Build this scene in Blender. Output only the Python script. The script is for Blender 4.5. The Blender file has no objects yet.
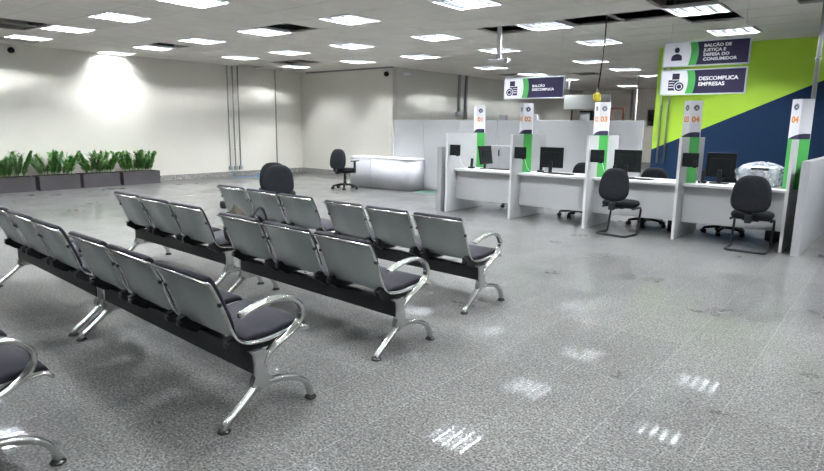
import bpy, bmesh, math, random
from mathutils import Vector, Matrix
random.seed(7)
PI = math.pi
SC = bpy.context.scene
COL = SC.collection

# ------------------------------------------------------------------ materials
def _n(nt, t, **kw):
    n = nt.nodes.new(t)
    for k, v in kw.items():
        setattr(n, k, v)
    return n

def mat(name, col, rough=0.5, metal=0.0, var=0.0, vscale=8.0, bump=0.0, bscale=60.0, spec=None,
        emit=None, estr=0.0, alpha=None, trans=None):
    m = bpy.data.materials.new(name)
    m.use_nodes = True
    nt = m.node_tree
    b = nt.nodes['Principled BSDF']
    b.inputs['Base Color'].default_value = (*col, 1)
    b.inputs['Roughness'].default_value = rough
    b.inputs['Metallic'].default_value = metal
    if spec is not None:
        b.inputs['Specular IOR Level'].default_value = spec
    if emit:
        b.inputs['Emission Color'].default_value = (*emit, 1)
        b.inputs['Emission Strength'].default_value = estr
    if alpha is not None:
        b.inputs['Alpha'].default_value = alpha
    if trans is not None:
        b.inputs['Transmission Weight'].default_value = trans
    tc = _n(nt, 'ShaderNodeTexCoord')
    if var > 0:
        no = _n(nt, 'ShaderNodeTexNoise')
        no.inputs['Scale'].default_value = vscale
        no.inputs['Detail'].default_value = 4
        nt.links.new(tc.outputs['Object'], no.inputs['Vector'])
        mr = _n(nt, 'ShaderNodeMapRange')
        mr.inputs['From Min'].default_value = 0.3
        mr.inputs['From Max'].default_value = 0.7
        mr.inputs['To Min'].default_value = 1 - var
        mr.inputs['To Max'].default_value = 1 + var
        nt.links.new(no.outputs['Fac'], mr.inputs['Value'])
        mx = _n(nt, 'ShaderNodeVectorMath', operation='SCALE')
        mx.inputs[0].default_value = col
        nt.links.new(mr.outputs['Result'], mx.inputs['Scale'])
        nt.links.new(mx.outputs['Vector'], b.inputs['Base Color'])
    if bump > 0:
        no = _n(nt, 'ShaderNodeTexNoise')
        no.inputs['Scale'].default_value = bscale
        nt.links.new(tc.outputs['Object'], no.inputs['Vector'])
        bp = _n(nt, 'ShaderNodeBump')
        bp.inputs['Strength'].default_value = bump
        bp.inputs['Distance'].default_value = 0.01
        nt.links.new(no.outputs['Fac'], bp.inputs['Height'])
        nt.links.new(bp.outputs['Normal'], b.inputs['Normal'])
    return m

def granite(name, base, rough, joints=True, scale=1.0):
    m = bpy.data.materials.new(name)
    m.use_nodes = True
    nt = m.node_tree
    L = nt.links.new
    b = nt.nodes['Principled BSDF']
    tc = _n(nt, 'ShaderNodeTexCoord')
    n1 = _n(nt, 'ShaderNodeTexNoise'); n1.inputs['Scale'].default_value = 75*scale; n1.inputs['Detail'].default_value = 3
    n1.inputs['Roughness'].default_value = 0.7
    n2 = _n(nt, 'ShaderNodeTexVoronoi'); n2.inputs['Scale'].default_value = 95*scale
    n3 = _n(nt, 'ShaderNodeTexNoise'); n3.inputs['Scale'].default_value = 1.3; n3.inputs['Detail'].default_value = 6
    n3.inputs['Roughness'].default_value = 0.65
    for n in (n1, n2, n3):
        L(tc.outputs['Object'], n.inputs['Vector'])
    r1 = _n(nt, 'ShaderNodeMapRange')
    for k, v in (('From Min', .36), ('From Max', .64), ('To Min', .36), ('To Max', 1.64)):
        r1.inputs[k].default_value = v
    L(n1.outputs['Fac'], r1.inputs['Value'])
    sp = _n(nt, 'ShaderNodeSeparateColor'); L(n2.outputs['Color'], sp.inputs['Color'])
    r2 = _n(nt, 'ShaderNodeMapRange')
    for k, v in (('From Min', 0), ('From Max', 1), ('To Min', .72), ('To Max', 1.28)):
        r2.inputs[k].default_value = v
    L(sp.outputs['Red'], r2.inputs['Value'])
    r3 = _n(nt, 'ShaderNodeMapRange')
    for k, v in (('From Min', .3), ('From Max', .7), ('To Min', .84), ('To Max', 1.14)):
        r3.inputs[k].default_value = v
    L(n3.outputs['Fac'], r3.inputs['Value'])
    m1 = _n(nt, 'ShaderNodeMath', operation='MULTIPLY'); L(r1.outputs[0], m1.inputs[0]); L(r2.outputs[0], m1.inputs[1])
    m2 = _n(nt, 'ShaderNodeMath', operation='MULTIPLY'); L(m1.outputs[0], m2.inputs[0]); L(r3.outputs[0], m2.inputs[1])
    sc = _n(nt, 'ShaderNodeVectorMath', operation='SCALE')
    L(m2.outputs[0], sc.inputs['Scale'])
    if joints:
        mp = _n(nt, 'ShaderNodeMapping'); mp.inputs['Location'].default_value = (0.13, 0.22, 0)
        L(tc.outputs['Object'], mp.inputs['Vector'])
        br = _n(nt, 'ShaderNodeTexBrick'); br.offset = 0; br.squash = 1
        br.inputs['Color1'].default_value = (*[c*0.93 for c in base], 1)
        br.inputs['Color2'].default_value = (*[c*1.07 for c in base], 1)
        br.inputs['Mortar'].default_value = (*[c*1.5 for c in base], 1)
        br.inputs['Scale'].default_value = 1
        br.inputs['Mortar Size'].default_value = 0.0028
        br.inputs['Mortar Smooth'].default_value = 0.3
        br.inputs['Brick Width'].default_value = 0.47
        br.inputs['Row Height'].default_value = 0.945
        L(mp.outputs[0], br.inputs['Vector'])
        L(br.outputs['Color'], sc.inputs[0])
    else:
        sc.inputs[0].default_value = base
    L(sc.outputs['Vector'], b.inputs['Base Color'])
    b.inputs['Specular IOR Level'].default_value = .04
    b.inputs['Coat Weight'].default_value = .55 if joints else .05
    b.inputs['Coat Roughness'].default_value = .025
    rr = _n(nt, 'ShaderNodeMapRange')
    for k, v in (('From Min', .3), ('From Max', .7), ('To Min', rough*0.75), ('To Max', rough*1.4)):
        rr.inputs[k].default_value = v
    L(n3.outputs['Fac'], rr.inputs['Value']); L(rr.outputs[0], b.inputs['Roughness'])
    return m

def perforated(name):
    m = bpy.data.materials.new(name); m.use_nodes = True
    nt = m.node_tree; L = nt.links.new
    b = nt.nodes['Principled BSDF']
    tc = _n(nt, 'ShaderNodeTexCoord')
    vo = _n(nt, 'ShaderNodeTexVoronoi'); vo.inputs['Scale'].default_value = 80; vo.inputs['Randomness'].default_value = 0
    vo.voronoi_dimensions = '2D'
    sx = _n(nt, 'ShaderNodeSeparateXYZ'); cx = _n(nt, 'ShaderNodeCombineXYZ')
    L(tc.outputs['Object'], sx.inputs[0]); L(sx.outputs['X'], cx.inputs['X']); L(sx.outputs['Z'], cx.inputs['Y'])
    L(cx.outputs[0], vo.inputs['Vector'])
    r = _n(nt, 'ShaderNodeValToRGB')
    r.color_ramp.elements[0].position = .28; r.color_ramp.elements[0].color = (0.24, 0.26, 0.26, 1)
    r.color_ramp.elements[1].position = .42; r.color_ramp.elements[1].color = (0.40, 0.43, 0.425, 1)
    L(vo.outputs['Distance'], r.inputs['Fac']); L(r.outputs['Color'], b.inputs['Base Color'])
    b.inputs['Metallic'].default_value = 0.45; b.inputs['Roughness'].default_value = 0.42
    return m

M = {}
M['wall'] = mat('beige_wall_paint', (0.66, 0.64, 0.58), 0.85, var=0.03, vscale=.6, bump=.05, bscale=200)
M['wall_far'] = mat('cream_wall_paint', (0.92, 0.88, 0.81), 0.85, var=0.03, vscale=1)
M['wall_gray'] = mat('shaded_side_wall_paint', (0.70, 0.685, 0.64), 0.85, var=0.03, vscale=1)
M['floor'] = granite('polished_grey_granite', (0.117, 0.116, 0.113), 0.32)
M['skirt'] = granite('granite_skirting', (0.27, 0.265, 0.255), 0.25, joints=False, scale=.5)
M['tile'] = mat('ceiling_tile', (0.66, 0.63, 0.585), 0.9, var=0.05, vscale=1.7, bump=.1, bscale=150)
M['tbar'] = mat('ceiling_grid_paint', (0.62, 0.60, 0.57), 0.6, var=0.02)
M['plenum'] = mat('dark_plenum_concrete', (0.5, 0.48, 0.46), 0.9, var=0.2, vscale=3)
M['fixframe'] = mat('fixture_white_enamel', (0.75, 0.76, 0.77), 0.4, var=0.02)
M['reflector'] = mat('fixture_reflector', (0.04, 0.047, 0.055), 0.35, 0.3, var=0.02)
M['louver'] = mat('fixture_louver', (0.012, 0.014, 0.017), 0.4, 0.0, var=0.02)
M['tube'] = mat('lit_tube', (0.9, 0.95, 1), 0.5, var=0.01, emit=(0.94, 0.975, 1.0), estr=300)
M['chrome'] = mat('polished_aluminium', (0.72, 0.72, 0.71), 0.16, 1.0, var=0.03, vscale=5)
M['glide'] = mat('dark_foot_glide', (0.05, 0.05, 0.05), 0.25, 0.6, var=0.03)
M['cast'] = mat('cast_aluminium', (0.60, 0.61, 0.61), 0.2, 1.0, var=0.04, vscale=6)
M['perf'] = perforated('perforated_steel')
M['pad'] = mat('charcoal_leatherette', (0.020, 0.019, 0.026), 0.6, spec=.12, var=0.08, vscale=12, bump=.08, bscale=150)
M['beam'] = mat('black_powder_coat', (0.016, 0.017, 0.018), 0.45, 0.0, spec=.2, var=0.06, bump=.05)
M['blackplastic'] = mat('black_plastic', (0.014, 0.015, 0.017), 0.45, spec=.25, var=0.05)
M['fabric'] = mat('black_chair_fabric', (0.016, 0.017, 0.020), 0.95, spec=.1, var=0.12, vscale=30, bump=.2, bscale=400)
M['melamine'] = mat('light_grey_melamine', (0.44, 0.445, 0.455), 0.55, var=0.015, vscale=2)
M['melamine_edge'] = mat('white_edge_melamine', (0.62, 0.62, 0.63), 0.5, var=0.01)
M['panel_grey'] = mat('grey_partition_panel', (0.31, 0.32, 0.335), 0.6, var=0.02, vscale=2)
M['panel_edge'] = mat('grey_panel_edge', (0.33, 0.335, 0.345), 0.55, var=0.02)
M['partition'] = mat('white_partition', (0.47, 0.48, 0.495), 0.6, var=0.02, vscale=1.5)
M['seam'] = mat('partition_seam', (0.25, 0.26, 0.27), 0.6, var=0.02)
M['desk'] = mat('white_desk', (0.47, 0.47, 0.50), 0.95, var=0.01)
M['green'] = mat('lime_green_wall', (0.42, 0.68, 0.045), 0.6, var=0.03, vscale=1)
M['navy'] = mat('navy_wall', (0.015, 0.037, 0.088), 0.8, spec=.15, var=0.04, vscale=1)
M['signgreen'] = mat('sign_green', (0.06, 0.39, 0.08), 0.5, var=0.02)
M['signnavy'] = mat('sign_navy', (0.034, 0.029, 0.072), 0.6, spec=.2, var=0.02)
M['signwhite'] = mat('sign_white', (0.76, 0.76, 0.82), 0.4, var=0.01)
M['textwhite'] = mat('lettering_white', (0.85, 0.85, 0.88), 0.5, var=0.01)
M['orange'] = mat('lettering_orange', (0.75, 0.27, 0.05), 0.5, var=0.02)
M['darkmark'] = mat('lettering_dark', (0.03, 0.035, 0.06), 0.5, var=0.02)
M['signframe'] = mat('sign_frame_aluminium', (0.55, 0.60, 0.63), 0.35, 0.5, var=0.02)
M['conduit'] = mat('galvanised_conduit', (0.33, 0.335, 0.34), 0.5, 0.2, var=0.08, vscale=8)
M['greymetal'] = mat('grey_painted_metal', (0.42, 0.43, 0.45), 0.5, var=0.03)
M['planter'] = mat('charcoal_planter', (0.055, 0.050, 0.055), 0.6, var=0.1, vscale=6)
M['soil'] = mat('dark_soil', (0.035, 0.028, 0.02), 0.95, var=0.3, vscale=30, bump=.5)
M['leaf'] = mat('glossy_leaf', (0.05, 0.17, 0.035), 0.4, var=0.35, vscale=9)
M['leaf2'] = mat('light_leaf', (0.16, 0.30, 0.06), 0.4, var=0.3, vscale=9)
M['stem'] = mat('green_stem', (0.10, 0.17, 0.05), 0.5, var=0.2)
M['monitor'] = mat('monitor_black', (0.010, 0.012, 0.013), 0.5, spec=.2, var=0.05)
M['white'] = mat('white_plastic', (0.75, 0.75, 0.76), 0.4, var=0.02)
M['yellow'] = mat('yellow_plastic', (0.75, 0.62, 0.06), 0.5, var=0.15, vscale=20)
M['blue'] = mat('blue_plastic', (0.05, 0.25, 0.55), 0.5, var=0.1)
M['teal'] = mat('green_cable', (0.14, 0.26, 0.21), 0.5, var=0.1)
M['redframe'] = mat('red_brown_frame', (0.15, 0.045, 0.03), 0.5, var=0.1)
M['darkglass'] = mat('dark_glass', (0.012, 0.014, 0.016), 0.2, var=0.05)
M['greyglass'] = mat('grey_board', (0.33, 0.345, 0.33), 0.4, var=0.03)
M['tan'] = mat('khaki_canvas', (0.035, 0.028, 0.018), 0.8, var=0.15, vscale=20)
M['canvas'] = mat('black_canvas', (0.010, 0.010, 0.010), 0.85, var=0.2, vscale=20)

def wrapmat():
    m = bpy.data.materials.new('clear_plastic_film'); m.use_nodes = True
    nt = m.node_tree; L = nt.links.new
    b = nt.nodes['Principled BSDF']
    b.inputs['Base Color'].default_value = (0.72, 0.77, 0.84, 1)
    b.inputs['Roughness'].default_value = 0.2
    tc = _n(nt, 'ShaderNodeTexCoord')
    no = _n(nt, 'ShaderNodeTexNoise'); no.inputs['Scale'].default_value = 9; no.inputs['Detail'].default_value = 5
    L(tc.outputs['Object'], no.inputs['Vector'])
    mr = _n(nt, 'ShaderNodeMapRange')
    for k, v in (('From Min', .35), ('From Max', .65), ('To Min', .12), ('To Max', .62)):
        mr.inputs[k].default_value = v
    L(no.outputs['Fac'], mr.inputs['Value']); L(mr.outputs[0], b.inputs['Alpha'])
    bp = _n(nt, 'ShaderNodeBump'); bp.inputs['Strength'].default_value = .9; bp.inputs['Distance'].default_value = .03
    L(no.outputs['Fac'], bp.inputs['Height']); L(bp.outputs['Normal'], b.inputs['Normal'])
    return m
M['film'] = wrapmat()

# ------------------------------------------------------------------ mesh builder
class MB:
    def __init__(s):
        s.v = []; s.f = []; s.mi = []; s.sm = []; s.mats = []
    def _m(s, m):
        if m not in s.mats: s.mats.append(m)
        return s.mats.index(m)
    def add(s, vs, fs, m=None, smooth=False):
        o = len(s.v); s.v += [tuple(p) for p in vs]
        k = s._m(m)
        for f in fs:
            s.f.append(tuple(i + o for i in f)); s.mi.append(k); s.sm.append(smooth)
        return s
    def box(s, x0, x1, y0, y1, z0, z1, m=None, T=None):
        vs = [Vector((x, y, z)) for x in (x0, x1) for y in (y0, y1) for z in (z0, z1)]
        if T: vs = [T @ p for p in vs]
        return s.add(vs, [(0, 1, 3, 2), (4, 6, 7, 5), (0, 4, 5, 1), (2, 3, 7, 6), (0, 2, 6, 4), (1, 5, 7, 3)], m)
    def rbox(s, x0, x1, y0, y1, z0, z1, r=.004, m=None, T=None):
        """box with chamfered edges"""
        vs = []; r = min(r, (x1-x0)*.45, (y1-y0)*.45, (z1-z0)*.45)
        bm = bmesh.new()
        bmesh.ops.create_cube(bm, size=1)
        for v in bm.verts:
            v.co = Vector((x0+(v.co.x+.5)*(x1-x0), y0+(v.co.y+.5)*(y1-y0), z0+(v.co.z+.5)*(z1-z0)))
        bmesh.ops.bevel(bm, geom=bm.edges[:], offset=r, segments=2, affect='EDGES', profile=.5)
        bm.verts.index_update()
        vs = [(T @ v.co if T else v.co.copy()) for v in bm.verts]
        fs = [[v.index for v in f.verts] for f in bm.faces]
        bm.free()
        return s.add(vs, fs, m)
    def cyl(s, p0, p1, r0, r1=None, n=12, m=None, smooth=True, caps=True):
        p0 = Vector(p0); p1 = Vector(p1); r1 = r0 if r1 is None else r1
        d = (p1 - p0).normalized()
        a = d.orthogonal().normalized(); b = d.cross(a)
        vs = []
        for p, r in ((p0, r0), (p1, r1)):
            for i in range(n):
                t = 2*PI*i/n; vs.append(p + a*math.cos(t)*r + b*math.sin(t)*r)
        s.add(vs, [(i, (i+1) % n, n+(i+1) % n, n+i) for i in range(n)], m, smooth)
        if caps:
            s.add(vs[:n], [tuple(range(n))[::-1]], m); s.add(vs[n:], [tuple(range(n))], m)
        return s
    def tube(s, pts, r, n=8, m=None, closed=False):
        sec = [(math.cos(2*PI*i/n)*r, math.sin(2*PI*i/n)*r) for i in range(n)]
        return s.sweep(pts, sec, m, closed=closed)
    def sweep(s, pts, sec, m=None, up=None, closed=False, smooth=True, scales=None):
        pts = [Vector(p) for p in pts]; n = len(sec); N = len(pts)
        rings = []; a = None
        for i, p in enumerate(pts):
            if closed: d = pts[(i+1) % N] - pts[i-1]
            else: d = pts[min(i+1, N-1)] - pts[max(i-1, 0)]
            d.normalize()
            if up is not None:
                a = Vector(up); a = (a - d*a.dot(d)).normalized()
            else:
                if a is None: a = d.orthogonal().normalized()
                else: a = (a - d*a.dot(d)).normalized()
            b = d.cross(a)
            k = scales[i] if scales else 1
            rings.append([p + a*(x*k) + b*(y*k) for x, y in sec])
        vs = [q for r in rings for q in r]
        fs = []
        for i in range(N if closed else N-1):
            j = (i+1) % N
            for q in range(n):
                fs.append((i*n+q, i*n+(q+1) % n, j*n+(q+1) % n, j*n+q))
        s.add(vs, fs, m, smooth)
        if not closed:
            s.add(rings[0], [tuple(range(n))[::-1]], m); s.add(rings[-1], [tuple(range(n))], m)
        return s
    def prism(s, poly, z0, z1, m=None, T=None, smooth=False):
        """poly in local xy, extruded z0..z1, then transformed"""
        n = len(poly)
        vs = [Vector((x, y, z0)) for x, y in poly] + [Vector((x, y, z1)) for x, y in poly]
        if T: vs = [T @ p for p in vs]
        s.add(vs, [tuple(range(n))[::-1], tuple(range(n, 2*n))], m)
        s.add(vs, [(i, (i+1) % n, n+(i+1) % n, n+i) for i in range(n)], m, smooth)
        return s
    def lathe(s, prof, c=(0, 0, 0), n=16, m=None, T=None):
        vs = []
        for r, z in prof:
            for i in range(n):
                t = 2*PI*i/n; p = Vector((c[0]+r*math.cos(t), c[1]+r*math.sin(t), c[2]+z))
                vs.append(T @ p if T else p)
        fs = []
        for k in range(len(prof)-1):
            for i in range(n):
                fs.append((k*n+i, k*n+(i+1) % n, (k+1)*n+(i+1) % n, (k+1)*n+i))
        s.add(vs, fs, m, True)
        return s
    def build(s, name, material=None, parent=None, loc=None):
        me = bpy.data.meshes.new(name)
        me.from_pydata(s.v, [], s.f)
        for k in s.mats:
            me.materials.append(k if k is not None else material)
        me.polygons.foreach_set('material_index', s.mi)
        me.polygons.foreach_set('use_smooth', s.sm)
        bm = bmesh.new(); bm.from_mesh(me)
        bmesh.ops.remove_doubles(bm, verts=bm.verts, dist=1e-5)
        bmesh.ops.recalc_face_normals(bm, faces=bm.faces)
        bm.to_mesh(me); bm.free()
        o = bpy.data.objects.new(name, me); COL.objects.link(o)
        if parent: o.parent = parent
        if loc: o.location = loc
        return o

def thing(name, label, cat, loc=(0, 0, 0), rz=0, group=None):
    o = bpy.data.objects.new(name, None); COL.objects.link(o)
    o.empty_display_size = .1
    o.location = loc; o.rotation_euler = (0, 0, rz)
    o['label'] = label; o['category'] = cat
    if group: o['group'] = group
    return o
def tag(o, label, cat, group=None, kind=None):
    o['label'] = label; o['category'] = cat
    if group: o['group'] = group
    if kind: o['kind'] = kind
    return o
def struct(o):
    o['kind'] = 'structure'; return o
def dup(root, loc, rz, label, scale=None):
    r = root.copy(); COL.objects.link(r); r.location = loc; r.rotation_euler = (0, 0, rz)
    r['label'] = label
    if scale: r.scale = scale
    for ch in [c for c in bpy.data.objects if c.parent == root]:
        c = ch.copy(); COL.objects.link(c); c.parent = r
        for g in [q for q in bpy.data.objects if q.parent == ch]:
            d = g.copy(); COL.objects.link(d); d.parent = c
    return r
def rrect(w, h, r, k=3):
    out = []
    for cx, cy, a0 in ((w/2-r, h/2-r, 0), (-w/2+r, h/2-r, PI/2), (-w/2+r, -h/2+r, PI), (w/2-r, -h/2+r, 1.5*PI)):
        for i in range(k+1):
            a = a0+PI/2*i/k; out.append((cx+r*math.cos(a), cy+r*math.sin(a)))
    return out
def smooth_path(pts, sub=4):
    P = [Vector(p) for p in pts]; out = []
    for i in range(len(P)-1):
        p0 = P[max(i-1, 0)]; p1 = P[i]; p2 = P[i+1]; p3 = P[min(i+2, len(P)-1)]
        for k in range(sub):
            t = k/sub
            out.append(.5*((2*p1)+(p2-p0)*t+(2*p0-5*p1+4*p2-p3)*t*t+(-p0+3*p1-3*p2+p3)*t**3))
    out.append(P[-1]); return out
def text(s, size, m, parent, T, name='lettering', align='LEFT', bold=.0, ext=.0012, sx=1.0):
    cu = bpy.data.curves.new('txt', 'FONT'); cu.body = s; cu.size = size; cu.align_x = align
    cu.offset = bold; cu.extrude = ext; cu.space_line = .95; cu.resolution_u = 3
    o = bpy.data.objects.new('txt', cu); COL.objects.link(o)
    dg = bpy.context.evaluated_depsgraph_get(); dg.update()
    me = bpy.data.meshes.new_from_object(o.evaluated_get(dg))
    bpy.data.objects.remove(o); bpy.data.curves.remove(cu)
    me.transform(T @ Matrix.Diagonal((sx, 1, 1, 1)))
    me.materials.clear(); me.materials.append(m); me.name = name
    q = bpy.data.objects.new(name, me); COL.objects.link(q); q.parent = parent
    return q

# ------------------------------------------------------------------ room
ZC = 3.236
UL = -15.6           # left wall
VB = 13.3            # back wall
UK = -11.60          # side wall of the deeper bay
VF = 26.5            # far wall
UR = 6.0; V0 = -5.0

struct(MB().box(UL-.2, UR, V0, VF+.2, -.1, 0).build('floor', M['floor']))
struct(MB().box(UL-.2, UL, V0, VB+.2, 0, ZC+.7).build('wall_left', M['wall']))
struct(MB().box(UL, UK, VB, VB+.2, 0, ZC+.7).build('wall_back', M['wall']))
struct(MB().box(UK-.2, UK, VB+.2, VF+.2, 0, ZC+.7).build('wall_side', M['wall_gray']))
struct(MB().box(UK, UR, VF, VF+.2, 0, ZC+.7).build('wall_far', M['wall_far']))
struct(MB().box(UL-.2, UR+.2, V0-.2, V0, 0, ZC+.7).build('wall_front', M['wall']))
struct(MB().box(UR, UR+.2, V0, VF+.2, 0, ZC+.7).build('wall_right', M['wall']))
def skirt(n, *a): struct(MB().rbox(*a, r=.006).build(n, M['skirt']))
skirt('baseboard_left', UL, UL+.02, 8.1, VB, 0, .15)
skirt('baseboard_back', UL+.02, UK, VB-.02, VB, 0, .15)
skirt('baseboard_side', UK, UK+.02, VB-.02, VF, 0, .15)
skirt('baseboard_far', UK+.02, UR, VF-.02, VF, 0, .15)

# accent wall: lime green above a navy slope
VG = 13.3; UG = -4.2
def zdiag(u): return 1.09+(u+4.29)*(2.47-1.09)/(4.29-1.26)
g = MB()
ue = -4.2+(3.836-zdiag(-4.2))*(4.29-1.26)/(2.47-1.09)
g.add([(UG, VG, zdiag(UG)), (ue, VG, ZC+.6), (ue, VG, ZC+.6), (UG, VG, ZC+.6)], [(0, 1, 3)], M['green'])
g.add([(UG, VG, zdiag(UG)), (UG, VG, 0), (UR, VG, 0), (UR, VG, ZC+.6), (ue, VG, ZC+.6)], [(0, 1, 2, 3, 4)], M['navy'])
g.box(UG, UR, VG+.001, VG+.12, 0, ZC+.6, M['melamine'])
struct(g.build('wall_accent', M['green']))

# ceiling grid
def uc(k):
    P = [(-12, 6.9), (-1, -1.72), (0, -2.5), (3, -4.9), (6, -7.17), (9, -9.4), (12, -11.5), (15, -13.45), (18, -15.22)]
    for (a, x), (b, y) in zip(P, P[1:]):
        if k <= b: return x+(y-x)*(k-a)/(b-a)
    return P[-1][1]+(k-18)*-.58
def vc(k): return 4.85+.77*k if k <= 10 else 12.55+.82*(k-10)
holes = {(13, -1), (14, -1), (17, 0), (14, 3), (8, 3), (18, 8), (15, 8), (14, 8), (4, 6), (1, 6), (2, 6), (0, 7), (0, 5), (-2, 6), (7, 17), (10, 16)}
lights = {(7, 0), (10, 0), (13, 0), (16, 0), (4, 0), (1, 0), (-2, 0), (-5, 0),
          (3, 3), (6, 3), (9, 3), (12, 3), (15, 3), (18, 3), (0, 3), (-4, 3), (-7, 3),
          (0, 6), (3, 6), (6, 6), (9, 6), (12, 6), (15, 6), (-4, 6), (-7, 6),
          (0, 9), (3, 9), (6, 9), (9, 9), (12, 9), (16, 9),
          (5, 13), (9, 13), (5, 16), (9, 16), (5, 19), (9, 19), (8, 24), (1, 13), (1, 18),
          (1, -3), (4, -3), (7, -3), (10, -3), (13, -3), (-3, -3), (-7, -3),
          (-3, -7), (1, -7), (5, -7), (9, -7)}
c = MB(); gb = MB()
KU = range(-11, 19); KV = range(-13, 28)
def ul(k): return (uc(k)+uc(k-1))/2     # line on the +u side of tile k
def vl(k): return (vc(k)+vc(k-1))/2     # line on the -v side of tile k
for a in KU:
    for b in KV:
        if (a, b) in holes or (a, b) in lights: continue
        u0, u1 = ul(a+1), ul(a)
        if a == 18: u0 = UL
        v0, v1 = vl(b), vl(b+1)
        if u0 > UR: continue
        c.box(u0+.001, u1-.001, v0+.001, v1-.001, ZC, ZC+.02, M['tile'])
c.box(UL-.2, UR+.2, V0-.2, VF+.2, ZC+.62, ZC+.7, M['plenum'])
for v in [x*1.9-4.1 for x in range(16)]:
    c.box(UL, UR, v, v+.12, ZC+.42, ZC+.62, M['plenum'])
struct(c.build('ceiling', M['tile']))
for a in range(-11, 20):
    gb.box(ul(a)-.010, ul(a)+.010, V0, VF, ZC-.003, ZC+.03)
for b in KV:
    gb.box(UL, UR, vl(b)-.010, vl(b)+.010, ZC-.0032, ZC+.03)
struct(gb.build('trim_1', M['tbar']))
# dark grey trim strip along the top of the back wall
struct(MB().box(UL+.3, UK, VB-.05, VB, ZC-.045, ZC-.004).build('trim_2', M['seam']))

# ceiling lights
S = .36
proto = thing('ceiling_light', '', 'ceiling light', group='square louvred ceiling lights')
f = MB()
for x0, x1, y0, y1 in ((-S, S, -S, -S+.02), (-S, S, S-.02, S), (-S, -S+.02, -S+.02, S-.02), (S-.02, S, -S+.02, S-.02)):
    f.box(x0, x1, y0, y1, -.012, .0)
f.build('frame', M['fixframe'], proto)
h = MB()
q = S-.02
h.add([(-q, -q, 0), (q, -q, 0), (q, q, 0), (-q, q, 0), (-q, -q, .11), (q, -q, .11), (q, q, .11), (-q, q, .11)],
      [(4, 5, 6, 7), (0, 1, 5, 4), (1, 2, 6, 5), (2, 3, 7, 6), (3, 0, 4, 7)])
h.build('housing', M['reflector'], proto)
lv = MB()
for i in range(1, 4):
    x = -q+2*q*i/4
    lv.add([(x-.012, -q, .0), (x+.012, -q, 0), (x, -q, .042), (x-.012, q, 0), (x+.012, q, 0), (x, q, .042)],
           [(0, 1, 4, 3), (1, 2, 5, 4), (2, 0, 3, 5)])
for j in range(1, 8):
    y = -q+2*q*j/8
    lv.box(-q, q, y-.003, y+.003, .0, .040)
lv.build('louver', M['louver'], proto)
for i in range(4):
    x = -q+2*q*(i+.5)/4
    MB().cyl((x, -q+.02, .082), (x, q-.02, .082), .017, n=6).build('tube', M['tube'], proto)
ordn = ['first', 'second', 'third', 'fourth', 'fifth', 'sixth', 'seventh', 'eighth', 'ninth', 'tenth']
rows = sorted({b for a, b in lights})
vis_rows = [b for b in rows if b >= 0]
first = True
for b in rows:
    ks = sorted([a for a, bb in lights if bb == b], reverse=True)
    for i, a in enumerate(ks):
        if b in vis_rows:
            rn = ordn[vis_rows.index(b)]
            lab = 'square louvred ceiling light, %s from the left in the %s row from the front' % (ordn[i], rn)
        else:  # unseen rows carry the light grid on behind the camera
            lab = 'square louvred ceiling light above the photographer, outside the picture, seen only as a floor reflection'
        wu = (ul(a)-ul(a+1)); wv = vl(b+1)-vl(b)
        loc = (uc(a), (vl(b)+vl(b+1))/2, ZC)
        sca = (min(1, (wu-.01)/.72), 1, 1)
        loc = ((ul(a)+ul(a+1))/2, loc[1], ZC)
        if first:
            proto['label'] = lab; proto.location = loc; proto.scale = sca; first = False
        else:
            dup(proto, loc, 0, lab, sca)

# ------------------------------------------------------------------ benches
PROF = smooth_path([(0, -.038, .785), (0, -.014, .772), (0, .02, .705), (0, .065, .595), (0, .10, .50), (0, .135, .445), (0, .20, .415),
                    (0, .32, .408), (0, .46, .424), (0, .55, .428), (0, .585, .405)], 3)
def strip(pts, x0, x1, off, th, mb, m=None, inset=0):
    """ribbon along profile; off = offset along the local normal (towards the sitter)"""
    N = len(pts); up = []; dn = []
    for i, p in enumerate(pts):
        d = (pts[min(i+1, N-1)]-pts[max(i-1, 0)]).normalized()
        nrm = Vector((0, -d.z, d.y))
        e = min(i, N-1-i)
        k = 1 if inset == 0 else min(1, .35+.4*e)
        up.append(p+nrm*(off+th*k)); dn.append(p+nrm*off)
    r = .012 if inset else 0
    cs = [(x0, 0), (x0+r, 1), (x1-r, 1), (x1, 0)] if inset else [(x0, 0), (x0, 1), (x1, 1), (x1, 0)]
    vs = []
    for i in range(N):
        a = dn[i]; b = up[i]
        if inset:
            mid = a.lerp(b, .6)
            ring = [(x0+r, a), (x0, mid), (x0+r, b), (x1-r, b), (x1, mid), (x1-r, a)]
        else:
            ring = [(x0, a), (x0, b), (x1, b), (x1, a)]
        vs += [(x, q.y, q.z) for x, q in ring]
        nr = len(ring)
    fs = [(i*nr+k, i*nr+(k+1) % nr, (i+1)*nr+(k+1) % nr, (i+1)*nr+k) for i in range(N-1) for k in range(nr)]
    fs += [tuple(range(nr))[::-1], tuple(range((N-1)*nr, N*nr))]
    mb.add(vs, fs, m, True)

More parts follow.
